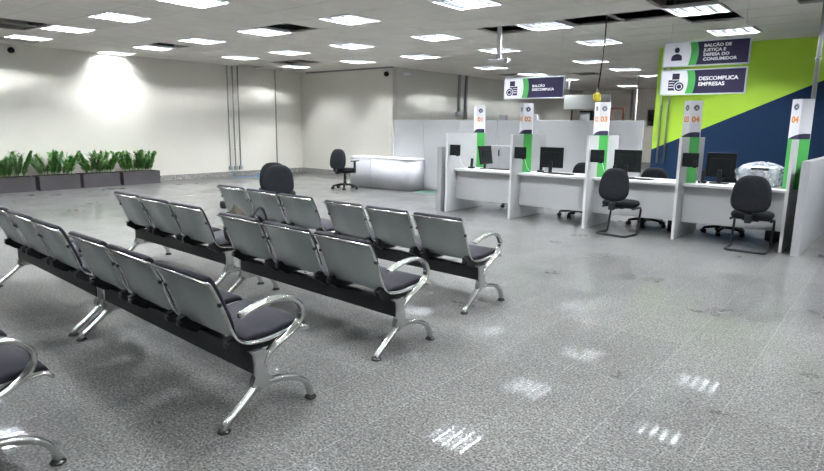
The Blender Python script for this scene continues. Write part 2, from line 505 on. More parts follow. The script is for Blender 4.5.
PITCH = .642; HW = .286
def seat_pts(y0, y1=None, z0=None):
    if z0 is not None: return [p for p in PROF if p.z > z0 and p.y < .12]
    return [p for p in PROF if y0 <= p.y <= y1 and p.z < .44]
def make_bench(label, loc, arm_r):
    t = thing('waiting_bench', label, 'bench', loc, -.05, 'three-seat waiting room benches')
    for i in (-1, 0, 1):
        cx = i*PITCH
        s = MB(); strip(PROF, cx-HW, cx+HW, 0, .005, s); so = s.build('seat_shell', M['perf'], t)
        e = MB()
        e.tube([Vector((cx-HW, p.y, p.z)) for p in PROF]+[Vector((cx+HW, p.y, p.z)) for p in PROF[::-1]], .0085, 8, closed=True)
        e.build('edge_tube', M['chrome'], so)
        s = MB(); strip(seat_pts(.17, .575), cx-HW+.012, cx+HW-.012, .008, .04, s, inset=1)
        s.build('seat_cushion', M['pad'], t)
        s = MB(); strip(seat_pts(0, z0=.47), cx-HW+.012, cx+HW-.012, .006, .03, s, inset=1)
        s.tube([(cx-HW+.02, -.015, .792), (cx+HW-.02, -.015, .792)], .014, 8)
        s.build('back_cushion', M['pad'], t)
        for sx in (-1, 1):
            k = MB()
            x = cx+sx*(HW-.035)
            k.prism([(.07, .455), (.10, .40), (.15, .365), (.33, .365), (.40, .40), (.33, .408), (.2, .408), (.15, .428), (.115, .47)],
                    -.02, .02, T=Matrix.Translation((x, 0, 0)) @ Matrix(((0, 0, 1, 0), (1, 0, 0, 0), (0, 1, 0, 0), (0, 0, 0, 1))))
            k.cyl((x-.028, .095, .425), (x+.028, .095, .425), .022, n=10)
            k.cyl((x-.02, .175, .372), (x+.02, .175, .372), .016, n=8)
            k.build('bracket', M['blackplastic'], t)
            MB().rbox(cx+sx*HW-.010, cx+sx*HW+.010, .024, .042, .65, .672, .004).build('back_clip', M['blackplastic'], so)
    MB().rbox(-.965, .965, .185, .245, .255, .368, .006).build('beam', M['beam'], t)
    sec = rrect(.046, .034, .013)
    for sx in (-1, 1):
        x = sx*.965
        l = MB()
        def V3(a): return [(x, p[0], p[1]) for p in a]
        l.prism([(.185, .385), (.19, .30), (.188, .245), (.17, .195), (.205, .155), (.235, .175), (.265, .172), (.30, .178), (.30, .212), (.265, .245), (.262, .30), (.275, .37), (.245, .385)],
                -.021, .021, T=Matrix.Translation((x, 0, 0)) @ Matrix(((0, 0, 1, 0), (1, 0, 0, 0), (0, 1, 0, 0), (0, 0, 0, 1))))
        l.sweep(V3([tuple(q.yz) for q in smooth_path([(0, .205, .19), (0, .15, .140), (0, .08, .085), (0, .035, .052), (0, .012, .030), (0, .004, .014)], 3)]), sec, up=(1, 0, 0))
        l.sweep(V3([tuple(q.yz) for q in smooth_path([(0, .27, .195), (0, .36, .185), (0, .45, .160), (0, .515, .120), (0, .548, .07), (0, .56, .014)], 3)]), sec, up=(1, 0, 0))
        lo = l.build('leg', M['cast'], t)
        for yy in (.004, .56):
            MB().lathe([(0, .0), (.034, 0), (.036, .007), (.028, .016), (.012, .02), (.010, .03), (0, .03)], (x, yy, 0), 14).build('foot_glide', M['glide'], lo)
    if arm_r:
        for x in ([.965] if arm_r == 1 else [-.965, .965]):
            pts = smooth_path([(x, .115, .588), (x, .17, .610), (x, .26, .632), (x, .36, .640), (x, .44, .622), (x, .495, .575), (x, .505, .52),
                               (x, .475, .465), (x, .41, .42), (x, .335, .385), (x, .275, .345), (x, .245, .29)], 4)
            sc = [.55]+[1]*(len(pts)-1)
            MB().sweep(pts, rrect(.052, .026, .011), up=(1, 0, 0), scales=sc).build('armrest', M['chrome'], t)
    return t
make_bench('nearest full bench at right with three grey seats and a chrome armrest', (-3.475, 1.63, 0), 1)
make_bench('three-seat bench reaching the left picture edge, joined to the nearest full bench', (-5.55, 1.73, 0), 0)
make_bench('middle-row three-seat bench at right with grey seats and chrome armrest', (-3.54, 2.85, 0), 1)
make_bench('middle-row three-seat bench at left in front of the planters', (-5.75, 2.98, 0), 0)
make_bench('farthest-row three-seat bench at right with armrest facing the counters', (-3.61, 4.08, 0), 1).scale = (.94, 1, 1)
make_bench('farthest-row three-seat bench at left before the two stored swivel chairs', (-5.64, 4.20, 0), 0)
make_bench('bench cut off at the bottom left corner with only armrest and seat corner showing', (-3.84, .42, 0), 1)

# ------------------------------------------------------------------ office chairs
def pad(mb, w, h, t, T, n=2.7, taper=0.0, N=32, dome=.0, m=None):
    """rounded cushion: outline superellipse in local xy, thickness along z"""
    rings = []
    prof = [(0.0, -.5), (.80, -.5), (.93, -.40), (1.0, -.12), (1.0, .12), (.93, .40), (.80, .5), (.4, .5+dome*.7), (0.0, .5+dome)]
    vs = []
    for s_, z in prof:
        for i in range(N):
            a = 2*PI*i/N; ca, sa = math.cos(a), math.sin(a)
            x = math.copysign(abs(ca)**(2/n), ca); y = math.copysign(abs(sa)**(2/n), sa)
            k = 1-taper*y
            vs.append(T @ Vector((x*w/2*k*s_, y*h/2*s_, z*t)))
    fs = []
    for k in range(len(prof)-1):
        for i in range(N):
            fs.append((k*N+i, k*N+(i+1) % N, (k+1)*N+(i+1) % N, (k+1)*N+i))
    mb.add(vs, fs, m, True)
RX = lambda a: Matrix.Rotation(a, 4, 'X')
RZ = lambda a: Matrix.Rotation(a, 4, 'Z')
RY = lambda a: Matrix.Rotation(a, 4, 'Y')
TR = lambda *a: Matrix.Translation(a)
def chair_top(t, seat_z=.455, back_z=.75, bh=.48, bw=.455):
    s = MB(); pad(s, .49, .46, .095, TR(0, 0, seat_z), n=3.2, dome=.1); s.build('seat', M['fabric'], t)
    s = MB(); pad(s, bw, bh, .075, TR(0, -.245, back_z) @ RX(math.radians(90-7)) @ RZ(0), n=2.8, taper=.13, dome=.0)
    s.build('backrest', M['fabric'], t)
    s = MB()
    s.sweep(smooth_path([(0, -.05, seat_z-.06), (0, -.20, seat_z-.06), (0, -.262, seat_z-.02), (0, -.262, seat_z+.05), (0, -.248, back_z-bh/2+.05)], 4), rrect(.075, .02, .006), up=(1, 0, 0))
    s.rbox(-.04, .04, -.31, -.24, seat_z-.08, seat_z+.03, .01)
    s.rbox(-.10, .10, -.12, .12, seat_z-.075, seat_z-.035, .01)
    s.build('back_bracket', M['blackplastic'], t)
def swivel_chair(label, loc, rz, arms=False, seat_z=.455, back_z=.75, k=1):
    t = thing('swivel_chair', label, 'chair', loc, rz, 'black swivel office chairs'); t.scale = (k, k, k)
    chair_top(t, seat_z, back_z)
    MB().cyl((0, 0, .10), (0, 0, seat_z-.05), .026, n=14).cyl((0, 0, .09), (0, 0, .22), .038, .034, n=14).build('gas_column', M['blackplastic'], t)
    b = MB(); b.lathe([(0, .14), (.04, .14), (.05, .12), (.05, .085), (0, .085)])
    for i in range(5):
        a = 2*PI*i/5+.3; c_, s_ = math.cos(a), math.sin(a)
        b.sweep([(c_*.03, s_*.03, .115), (c_*.15, s_*.15, .110), (c_*.27, s_*.27, .088), (c_*.30, s_*.30, .072)], rrect(.055, .045, .010), up=(-s_, c_, 0), scales=[1.1, .95, .8, .7])
    b.build('star_base', M['blackplastic'], t)
    for i in range(5):
        a = 2*PI*i/5+.3; c_, s_ = math.cos(a)*.29, math.sin(a)*.29
        w = MB(); tx, ty = -math.sin(a+.5), math.cos(a+.5)
        for o_ in (-.018, .018):
            w.cyl((c_+tx*(o_-.013), s_+ty*(o_-.013), .034), (c_+tx*(o_+.013), s_+ty*(o_+.013), .034), .034, n=14)
        w.cyl((c_, s_, .02), (c_, s_, .075), .009, n=8)
        w.build('caster', M['blackplastic'], t)
    if arms:
        for sx in (-1, 1):
            a_ = MB(); a_.rbox(sx*.285-.035, sx*.285+.035, -.10, .15, seat_z+.21, seat_z+.235, .01)
            a_.rbox(sx*.285-.018, sx*.285+.018, -.01, .05, seat_z-.04, seat_z+.215, .008)
            a_.rbox(min(sx*.1, sx*.30), max(sx*.1, sx*.30), -.01, .05, seat_z-.06, seat_z-.045, .005)
            a_.build('armrest', M['blackplastic'], t)
    return t
swivel_chair('black swivel chair with armrests beside the white reception desk', (-10.62, 10.40, 0), math.radians(6), True, .45, .71, 1.05)
swivel_chair('black swivel chair behind the farthest bench, the nearer of the stored pair', (-7.68, 6.07, 0), math.radians(48), False, .46, .70)
swivel_chair('black swivel chair behind the farthest bench, mostly hidden by its twin', (-8.22, 6.36, 0), math.radians(54), False, .46, .70)
swivel_chair('black swivel chair tucked under the back of counter 01, only a caster showing', (-5.72, 10.30, 0), math.radians(190), False)
swivel_chair('black swivel chair tucked behind counter 02', (-4.38, 10.02, 0), math.radians(180), False, .45, .72)
swivel_chair('black swivel chair tucked behind counter 03', (-3.10, 9.92, 0), math.radians(185), False, .45, .70)
swivel_chair('black swivel chair under counter 04 behind the guest chair', (-1.95, 9.92, 0), math.radians(175), False, .43, .66)
def sled_chair(label, loc, rz):
    t = thing('sled_chair', label, 'chair', loc, rz, 'black guest chairs with sled base')
    chair_top(t, .465, .755)
    w = .235
    pts = [(-w, -.10, .405), (-w, .14, .405), (-w+.0, .175, .37), (-w, .10, .05), (-w, .07, .014), (-w, -.25, .014), (-w+.03, -.28, .014),
           (w-.03, -.28, .014), (w, -.25, .014), (w, .07, .014), (w, .10, .05), (w, .175, .37), (w, .14, .405), (w, -.10, .405)]
    MB().tube(pts, .016, 10).build('sled_frame', M['blackplastic'], t)
    x = MB().tube([(-w, -.02, .405), (w, -.02, .405)], .012, 8).tube([(-w, .12, .405), (w, .12, .405)], .012, 8)
    x.build('cross_bar', M['blackplastic'], t)
    g_ = MB()
    for a in (-w+.07, w-.07):
        g_.rbox(a-.015, a+.015, -.296, -.262, .0, .03, .004)
    g_.build('glide', M['blackplastic'], t)
sled_chair('black guest chair with sled base in front of counter 03', (-3.17, 8.84, 0), math.radians(-7))
sled_chair('black guest chair with sled base in front of counter 04', (-1.43, 8.86, 0), 0)

# ------------------------------------------------------------------ counters
UP = [-6.45, -5.11, -3.77, -2.42, -1.08]
names = ['left end of counter 01', 'between counters 01 and 02', 'between counters 02 and 03', 'between counters 03 and 04', 'right end of counter 04']
for i, u in enumerate(UP):
    o = MB().rbox(u-.018, u+.018, 8.91, 10.14, 0, 1.445, .002, M['melamine']).build('divider_panel', M['melamine'])
    o2 = MB().box(u-.0185, u+.0185, 8.905, 8.912, 0, 1.446).build('edge_band', M['melamine_edge'], o)
    tag(o, 'tall pale grey divider panel standing at the ' + names[i] if i in (0, 4) else 'tall pale grey divider panel standing ' + names[i], 'panel', 'counter divider panels')
for i in range(4):
    a, b = UP[i]+.018, UP[i+1]-.018
    t = thing('service_desk', 'light grey service desk of counter 0%d with modesty panel' % (i+1), 'desk', ((a+b)/2, 9.12, 0), 0, 'service counter desks')
    w = (b-a)/2
    d = MB(); d.rbox(-w, w, 0, .72, .752, .79, .003, M['melamine_edge']); d.build('desktop', M['melamine_edge'], t)
    MB().rbox(-w, w, .10, .118, .225, .752, .002).build('modesty_panel', M['melamine'], t)
    MB().rbox(-w+.2, w-.2, .45, .47, .70, .752, .002).build('support_rail', M['melamine'], t)
# end partitions
o = MB().rbox(-6.62, -6.53, 8.86, 10.3, 0, 1.19, .004, M['panel_grey']).build('end_partition', M['panel_grey'])
MB().box(-6.621, -6.529, 8.852, 8.861, 0, 1.19).build('edge_strip', M['panel_edge'], o)
tag(o, 'low grey partition panel at the left end of the counters', 'partition')
o = MB().rbox(-.045, .045, 0, 2.6, 0, 1.19, .004, M['panel_grey']).build('end_partition', M['melamine'])
MB().box(-.046, .046, -.008, .001, 0, 1.19).build('edge_strip', M['panel_edge'], o)
o.location = (-.90, 8.76, 0); o.rotation_euler = (0, 0, math.radians(-1))
tag(o, 'low grey partition panel at the right end of the counters', 'partition')

# number totems
WF = .16; AA = math.radians(40)
def totem(i, u, left, right):
    t = thing('number_totem', ('green and white number totem marked ' + (left + ' and ' if left else '') + (right or '')).replace(' and ', ' and ', 1).rstrip(' and') +
              (' at the right end of the counters' if i == 4 else ' on the counter divider'), 'sign', (u, 9.27 if i else 9.86, 0), 0, 'counter number totems')
    dx = WF*math.cos(AA); dy = WF*math.sin(AA)
    b = MB()
    zb, zm, zt = (.79, 1.45, 1.965)
    tri = [(0, 0), (dx, dy), (dx, dy+.03), (-dx, dy+.03), (-dx, dy)]
    b2 = MB(); b2.prism(tri, zb, zm); b2.build('green_column', M['signgreen'], t)
    N = 10
    wb = MB(); nb = MB()
    # navy band under the white head, curve runs across both faces
    def curve(s_): return zm+.075*(math.sin(min(1, s_*1.15)*PI/2)**.8) - .012*max(0, s_-.6)
    for side in (-1, 1):
        for k in range(N):
            t0, t1 = k/N, (k+1)/N
            p0 = (side*dx*t0, dy*t0); p1 = (side*dx*t1, dy*t1)
            s0, s1 = .5+side*t0/2, .5+side*t1/2
            z0, z1 = curve(s0), curve(s1)
            wb.add([(*p0, z0), (*p1, z1), (*p1, zt), (*p0, zt)], [(0, 1, 2, 3)], M['signwhite'])
            nb.add([(*p0, zm), (*p1, zm), (*p1, z1), (*p0, z0)], [(0, 1, 2, 3)], M['signnavy'])
    wb.add([(*p, zt) for p in tri], [(0, 1, 2, 3, 4)], M['signwhite'])
    wb.add([(dx, dy, zm), (dx, dy+.03, zm), (dx, dy+.03, zt), (dx, dy, zt)], [(0, 1, 2, 3)], M['signwhite'])
    wb.add([(-dx, dy, zm), (-dx, dy+.03, zm), (-dx, dy+.03, zt), (-dx, dy, zt)], [(0, 1, 2, 3)], M['signwhite'])
    wb.add([(-dx, dy+.03, zm), (dx, dy+.03, zm), (dx, dy+.03, zt), (-dx, dy+.03, zt)], [(0, 1, 2, 3)], M['signwhite'])
    wb.build('sign_head', M['signwhite'], t); nb.build('navy_band', M['signnavy'], t)
    for side, txt in ((-1, left), (1, right)):
        if not txt: continue
        # face frame: origin at mid width of the face
        if side > 0:
            ex = Vector((math.cos(AA), math.sin(AA), 0)); org = Vector((0, 0, 0))
        else:
            ex = Vector((math.cos(AA), -math.sin(AA), 0)); org = Vector((-dx, dy, 0))
        ez = ex.cross(Vector((0, 0, 1))); # outward normal
        F = Matrix(((ex.x, 0, ez.x, org.x+ez.x*.0015), (ex.y, 0, ez.y, org.y+ez.y*.0015), (0, 1, 0, 0), (0, 0, 0, 1)))
        cx = WF/2 if side > 0 else WF/2
        text(txt, .112, M['orange'], t, F @ TR(cx, 1.665, 0), 'number', 'CENTER', .004)
        e = MB()
        c_ = [(cx+.042*math.cos(2*PI*k/20), 1.865+.042*math.sin(2*PI*k/20)) for k in range(20)]
        e.prism(c_, 0, .001, M['darkmark'], F)
        ci = [(cx+.034*math.cos(2*PI*k/20), 1.865+.034*math.sin(2*PI*k/20)) for k in range(20)]
        for k in range(20):   # thin pale ring
            if k % 10 in (4, 9): continue
            k2 = (k+1) % 20
            e.prism([ci[k], ci[k2], (cx+(ci[k2][0]-cx)*.88, 1.865+(ci[k2][1]-1.865)*.88), (cx+(ci[k][0]-cx)*.88, 1.865+(ci[k][1]-1.865)*.88)], .001, .0016, M['signwhite'], F)
        e.prism([(cx-.012, 1.852), (cx+.014, 1.852), (cx+.002, 1.884)], .001, .0018, M['signwhite'], F)
        e.build('emblem', M['darkmark'], t)
    t['label'] = ['white-headed green number totem marked only 01 on its right face', 'white-headed green number totem marked 01 and 02', 'white-headed green number totem marked 02 and 03',
                  'white-headed green number totem marked 03 and 04', 'white-headed green number totem at far right marked only 04'][i]
for i, (u, l, r) in enumerate(zip(UP, ['', '01', '02', '03', '04'], ['01', '02', '03', '04', ''])):
    totem(i, u, l, r)

# customer devices on the dividers, with white cable
for i in range(4):
    u = UP[i]
    t = thing('customer_terminal', ['black customer terminal fixed to the divider at counter 01', 'black customer terminal fixed to the divider at counter 02',
              'black customer terminal fixed to the divider at counter 03', 'black customer terminal fixed to the divider at counter 04'][i], 'terminal', (u+.02, 8.97, 0), math.radians(4), 'customer terminals on dividers')
    MB().rbox(.005, .215, 0, .03, 1.04, 1.235, .006).build('screen', M['monitor'], t)
    MB().rbox(.0, .10, .03, .07, 1.10, 1.17, .004).build('bracket', M['blackplastic'], t)
    MB().rbox(.15, .20, -.02, .0, 1.03, 1.13, .006).build('card_reader', M['blackplastic'], t)
    MB().tube(smooth_path([(.18, .035, 1.05), (.20, .06, .96), (.22, .09, .88), (.25, .20, .80)], 4), .0035, 6).build('cable', M['white'], t)

# monitors
def monitor(label, loc, rz, w=.50, h=.30, tilt=0):
    t = thing('computer_monitor', label, 'monitor', loc, rz, 'black desktop monitors')
    s = MB().rbox(-w/2, w/2, -.012, .018, .09, .09+h+.04, .006); so = s.build('screen', M['monitor'], t); so.rotation_euler = (tilt, 0, 0)
    MB().rbox(-w*.36, w*.36, -.020, -.008, .14, .36, .006).build('back_housing', M['monitor'], t)
    MB().rbox(-.03, .03, -.06, -.03, .01, .2, .006).build('neck', M['blackplastic'], t)
    MB().prism(rrect(.24, .17, .03), 0, .012, T=TR(0, -.02, 0)).build('stand_base', M['blackplastic'], t)
    MB().prism([(-.012, .35), (.012, .35), (.012, .357), (-.012, .357)], 0, .001, M['seam'], T=TR(0, -.0125, 0) @ RX(PI/2)).build('brand_mark', M['seam'], t)
    return t
ZD = .79
monitor('black monitor turned sideways on the counter 01 desk', (-5.98, 9.55, ZD), math.radians(-85), .48, .30, .16)
monitor('black monitor on the counter 02 desk, seen from behind', (-4.68, 9.55, ZD), math.radians(10), .41, .31)
monitor('wide black monitor on the counter 03 desk', (-3.38, 9.58, ZD), math.radians(2), .43, .31)
monitor('black monitor on the counter 04 desk beside the wrapped printer', (-2.02, 9.58, ZD), math.radians(0), .40, .31)
def keyboard(label, loc, rz):
    t = thing('keyboard', label, 'keyboard', loc, rz, 'black keyboards')
    MB().rbox(-.22, .22, -.07, .07, 0, .018, .004).build('key_case', M['blackplastic'], t)
    k = MB()
    for r in range(5):
        for c_ in range(15):
            k.box(-.205+c_*.0275, -.205+c_*.0275+.023, -.058+r*.024, -.058+r*.024+.020, .018, .022)
    k.build('keys', M['monitor'], t)
keyboard('black keyboard lying on the counter 01 desk', (-5.66, 9.55, ZD), math.radians(10))
keyboard('black keyboard lying on the counter 02 desk', (-4.42, 9.40, ZD), math.radians(-8))
keyboard('black keyboard lying on the counter 03 desk', (-3.12, 9.38, ZD), math.radians(-4))
def phone(label, loc, rz):
    t = thing('desk_phone', label, 'phone', loc, rz, 'black upright desk phones')
    MB().rbox(-.055, .055, -.05, .05, 0, .035, .01).build('charging_base', M['blackplastic'], t)
    MB().rbox(-.026, .026, -.015, .015, .02, .19, .010, T=RX(-.15)).build('handset', M['blackplastic'], t)
phone('small black upright phone on the desk beside totem 01', (-6.24, 9.42, ZD), .2)
phone('small black upright phone on the desk beside totem 02', (-4.89, 9.58, ZD), .2)
phone('small black upright phone on the desk beside totem 03', (-3.56, 9.5, ZD), .1)
phone('small black upright phone on the desk beside totem 04', (-2.22, 9.46, ZD), .1)
def tower(label, loc):
    t = thing('computer_tower', label, 'computer', loc, 0, 'computer towers under the desks')
    MB().rbox(-.10, .10, -.2, .2, .01, .37, .006).build('case', M['monitor'], t)
    MB().box(-.09, .09, -.206, -.2, .03, .35).build('front_panel', M['blackplastic'], t)
    MB().box(-.09, .09, -.18, .18, 0, .01).build('foot', M['blackplastic'], t)
tower('black computer tower on the floor under counter 04', (-1.29, 9.95, 0))
tower('black computer tower on the floor under counter 03', (-2.58, 9.75, 0))

# printer and plastic film
t = thing('desktop_printer', 'white multifunction printer wrapped in clear plastic on the counter 04 desk', 'printer', (-1.50, 9.56, ZD), 0)
MB().rbox(-.20, .20, -.17, .17, .01, .21, .02).build('printer_body', M['white'], t)
MB().rbox(-.21, .21, -.18, .17, .215, .275, .02).build('scanner_lid', M['white'], t)
MB().rbox(-.15, .06, -.176, -.16, .16, .20, .004).build('output_slot', M['monitor'], t)
MB().rbox(-.10, .12, -.19, -.175, .225, .262, .004).build('control_panel', M['monitor'], t)
fm = MB(); NL = 14; NA = 40; vs = []
for j in range(NL+1):
    s_ = j/NL
    z = .005+s_*.315 if s_ < .8 else .257+(s_-.8)*.37
    for i in range(NA):
        a = 2*PI*i/NA
        rx = .235+.085*math.sin(min(1, s_/.7)*PI*.5); ry = .19+.03*s_
        if s_ > .62: k = math.cos((s_-.62)/.38*PI/2*.97)**.55; rx *= k; ry *= k
        n_ = 3.2; ca, sa = math.cos(a), math.sin(a)
        x = math.copysign(abs(ca)**(2/n_), ca)*rx; y = math.copysign(abs(sa)**(2/n_), sa)*ry
        rr = random.Random(j*100+i)
        kx = 1+.025*math.sin(a*5+j)+.03*(rr.random()-.5)
        vs.append((x*kx, y*(1+.02*math.sin(a*7+j*2)), z+.012*math.sin(a*4+j)*(s_ > .15)+(.012*(rr.random()-.5) if s_ > .1 else 0)))
fs = [(j*NA+i, j*NA+(i+1) % NA, (j+1)*NA+(i+1) % NA, (j+1)*NA+i) for j in range(NL) for i in range(NA)]
fs.append(tuple(range(NL*NA, NL*NA+NA)))
fm.add(vs, fs, None, False)
o = fm.build('plastic_wrap', M['film'], None, (-1.50, 9.56, ZD))
tag(o, 'crumpled clear plastic sheet draped over the printer', 'plastic sheet')

# low cupboard and tall white partition behind the counters
t = thing('low_cupboard', 'low grey cupboard with dark handle behind counter 01', 'cupboard', (-6.85, 11.0, 0))
MB().rbox(-.62, .62, 0, .42, 0, 1.17, .004).build('carcass', M['panel_grey'], t)
for sx, x0, x1 in ((-1, -.61, .28), (1, .29, .61)):
    d = MB().rbox(x0, x1, -.018, 0, .04, 1.15, .003).build('door', M['panel_grey'], t)
    if sx < 0: MB().rbox(.245, .27, -.035, -.018, .96, 1.09, .003).build('handle', M['blackplastic'], d)
ed = [-10.13, -9.15, -8.10, -7.06, -6.02, -4.96, -3.86]
for k in range(6):
    o = MB().rbox(ed[k]+.006, ed[k+1]-.006, 11.65, 11.70, .04, 1.715, .003, M['partition']).box(ed[k], ed[k+1]-.004, 11.665, 11.685, .0, 1.70, M['seam']).build('partition_panel', M['partition'])
    tag(o, 'tall white partition panel behind the counters, %s from the reception desk' % ordn[k], 'partition', 'white partition panels')

# reception desk
t = thing('reception_desk', 'long white reception desk with rounded end beside the swivel chair', 'desk', (-10.1, 11.3, 0))
def rd(w0, w1, d0, d1, r, k=8):
    out = [(w0, d1), (w0, d0)]
    for i in range(k+1):
        a = -PI/2+PI/2*i/k; out.append((w1-r+r*math.cos(a), d0+r+r*math.sin(a)))
    out.append((w1, d1)); return out
MB().prism(rd(-.99, 1.01, -.24, .33, .22), .02, .745, smooth=True).build('desk_front', M['desk'], t)
MB().prism(rd(-1.01, 1.03, -.26, .33, .23), .745, .78).build('desktop', M['melamine_edge'], t)
MB().box(-.28, -.272, -.243, -.2395, .02, .745).build('panel_seam', M['seam'], t)
MB().prism(rd(-.96, .96, -.21, .3, .2), 0, .02).build('plinth', M['seam'], t)

# ------------------------------------------------------------------ hanging signs
def doc_icon(mb, F, cx, cz, s, flip):
    f_ = -1 if flip else 1
    def R(x0, x1, z0, z1, m, dz=.001): 
        a, b = sorted((cx+f_*x0*s, cx+f_*x1*s)); mb.prism([(a, cz+z0*s), (b, cz+z0*s), (b, cz+z1*s), (a, cz+z1*s)], 0, dz, m, F)
    D, W = M['signnavy'], M['signwhite']
    R(-.36, .36, -.55, .16, D); R(-.12, .36, .1, .60, D)
    R(-.33, .05, -.02, .03, W, .0016); R(-.33, .0, -.2, -.14, W, .0016); R(-.33, .0, -.38, -.32, W, .0016); R(-.10, .40, .14, .19, W, .0016)
    for r_, m, dz in ((.36, W, .0018), (.30, D, .0022), (.2, W, .0026), (.15, D, .003)):
        mb.prism([(cx+f_*.38*s+r_*s*math.cos(2*PI*k/20), cz-.3*s+r_*s*math.sin(2*PI*k/20)) for k in range(20)], 0, dz, m, F)
def hanging_sign(label, uc_, v, z0, w, h, lines, icon, tsize, tx, tz, hang_to, flip=False, sx=1.0):
    t = thing('hanging_sign', label, 'sign', (uc_, v, z0), 0)
    f_ = MB(); e = .016
    f_.rbox(-w/2, w/2, -.02, .02, 0, e, .003).rbox(-w/2, w/2, -.02, .02, h-e, h, .003).rbox(-w/2, -w/2+e, -.02, .02, e, h-e, .003).rbox(w/2-e, w/2, -.02, .02, e, h-e, .003)
    f_.build('frame', M['signframe'], t)
    p = MB(); F = Matrix(((1, 0, 0, 0), (0, 0, -1, -.0125), (0, 1, 0, 0), (0, 0, 0, 1)))
    x0, x1 = -w/2+e, w/2-e; z_0, z_1 = e, h-e
    N = 12
    def c1(s_): return x0+(x1-x0)*(.295+.035*math.sin(PI*(.08+.8*s_)))   # white / green edge
    def c2(s_): return c1(s_)+(x1-x0)*(.092)
    p.box(x0, x1, -.011, .011, z_0, z_1, M['signnavy'])
    for k in range(N):
        s0, s1 = k/N, (k+1)/N; a, b = z_0+(z_1-z_0)*s0, z_0+(z_1-z_0)*s1
        p.prism([(x0, a), (c1(s0), a), (c1(s1), b), (x0, b)], 0, .0006, M['signwhite'], F)
        p.prism([(c1(s0), a), (c2(s0), a), (c2(s1), b), (c1(s1), b)], 0, .0006, M['signgreen'], F)
    p.build('sign_face', M['signnavy'], t)
    ic = MB(); F2 = F @ TR(0, 0, .0008)
    cx = x0+(x1-x0)*.155; cz = h/2
    if icon == 'person':
        s_ = h*.5
        ic.prism([(cx+.2*s_*math.cos(2*PI*k/20), cz+.33*s_+.22*s_*math.sin(2*PI*k/20)) for k in range(20)], 0, .001, M['signnavy'], F2)
        ic.prism([(cx-.42*s_, cz-.5*s_), (cx+.42*s_, cz-.5*s_)]+[(cx+.42*s_*math.cos(PI*k/10), cz-.30*s_+.33*s_*math.sin(PI*k/10)) for k in range(11)], 0, .001, M['signnavy'], F2)
    else:
        doc_icon(ic, F2, cx, cz, h*.58, flip)
    ic.build('icon', M['signnavy'], t)
    for k, ln in enumerate(lines):
        text(ln, tsize, M['textwhite'], t, F2 @ TR(tx, tz-k*tsize*1.08, 0), 'lettering', 'LEFT', tsize*.03, sx=sx)
    for x in (-w*.42, w*.42):
        MB().cyl((x, 0, h-.004), (x, 0, hang_to-z0), .0022, n=6).build('hanger_wire', M['signframe'], t)
    return t
VS = 8.5
hanging_sign('hanging navy and white sign with document icon reading BALCÃO DESCOMPLICA', -4.53, VS, 1.995, 1.03, .325, ['BALCÃO', 'DESCOMPLICA'], 'doc', .050, -.02, .175, ZC, True, 1.1)
hanging_sign('upper hanging sign with person icon reading BALCÃO DE JUSTIÇA E DEFESA DO CONSUMIDOR', -2.11, VS, 2.365, 1.03, .318,
             ['BALCÃO DE', 'JUSTIÇA E', 'DEFESA DO', 'CONSUMIDOR'], 'person', .052, -.02, .232, ZC, sx=1.12)
hanging_sign('lower hanging sign with document icon reading DESCOMPLICA EMPRESAS', -2.12, VS+.001, 2.005, 1.03, .325, ['DESCOMPLICA', 'EMPRESAS'], 'doc', .064, -.04, .18, 2.370, sx=1.08)

# projector mount hanging from the open tile
t = thing('projector_mount', 'white projector mount post with a flat plate hanging from the ceiling', 'mount', (-5.64, 9.27, 0))
MB().rbox(-.035, .035, -.025, .025, 2.72, ZC+.45, .004).build('post', M['white'], t)
MB().rbox(-.20, .20, -.05, .05, 2.675, 2.72, .006).build('mount_plate', M['white'], t)
MB().rbox(.14, .21, -.06, -.03, 2.64, 2.72, .006).rbox(-.045, .045, -.035, .035, 2.715, 2.80, .006).build('clamp', M['greymetal'], t)
# cable with yellow bag
t = thing('hanging_cable', 'black cable hanging from the open ceiling tiles', 'cable', (-3.70, 9.10, 0))
MB().tube(smooth_path([(-.03, .02, ZC+.4), (0, .02, ZC), (.01, 0, 2.9), (-.01, 0, 2.6), (-.035, 0, 2.3), (-.055, 0, 2.12)], 5), .011, 8).build('cord', M['blackplastic'], t)
MB().cyl((-.055, 0, 2.10), (-.056, 0, 2.16), .022, .013, n=10).build('plug', M['white'], t)
y = MB()
pad(y, .115, .115, .11, TR(-.055, 0, 2.03) @ RX(.3), n=2.1, dome=.2)
o = y.build('yellow_bag', M['yellow'], None, (-3.70, 9.10, 0))
tag(o, 'small yellow plastic bag tied around the end of the hanging cable', 'bag')

# ------------------------------------------------------------------ conduits & wall fittings
def conduit(label, x, y, z0, z1, r=.018, box=None, wall='left'):
    t = thing('conduit_pipe', label, 'conduit', (x, y, 0), 0, 'grey metal conduit pipes')
    MB().cyl((0, 0, z0), (0, 0, z1), r, n=12).build('pipe', M['conduit'], t)
    zz = z0+.5
    while zz < z1-.1:
        MB().cyl((0, 0, zz), (0, 0, zz+.03), r*1.3, n=12).build('clamp', M['conduit'], t); zz += 1.1
    if box:
        b_ = MB().rbox(-.035, .035, -.05, .05, z0-.10, z0+.01, .006).build('outlet_box', M['conduit'], t)
    return t
conduit('leftmost of the three close conduits on the left wall', UL+.04, 10.48, .30, ZC, box=1)
conduit('middle one of the three close conduits on the left wall', UL+.04, 10.66, .30, ZC, box=1)
conduit('rightmost of the three close conduits on the left wall', UL+.04, 10.84, .30, ZC, box=1)
conduit('single conduit on the left wall near the corner', UL+.04, 12.22, .30, ZC, box=1)
conduit('left one of the two conduits on the shaded side wall', UK+.06, 16.57, 2.05, ZC, .052, box=0)
conduit('right one of the two conduits on the shaded side wall', UK+.06, 16.97, 1.7, ZC, .052)
conduit('left conduit on the lime green and navy wall', -4.06, VG-.035, .85, ZC, .018)
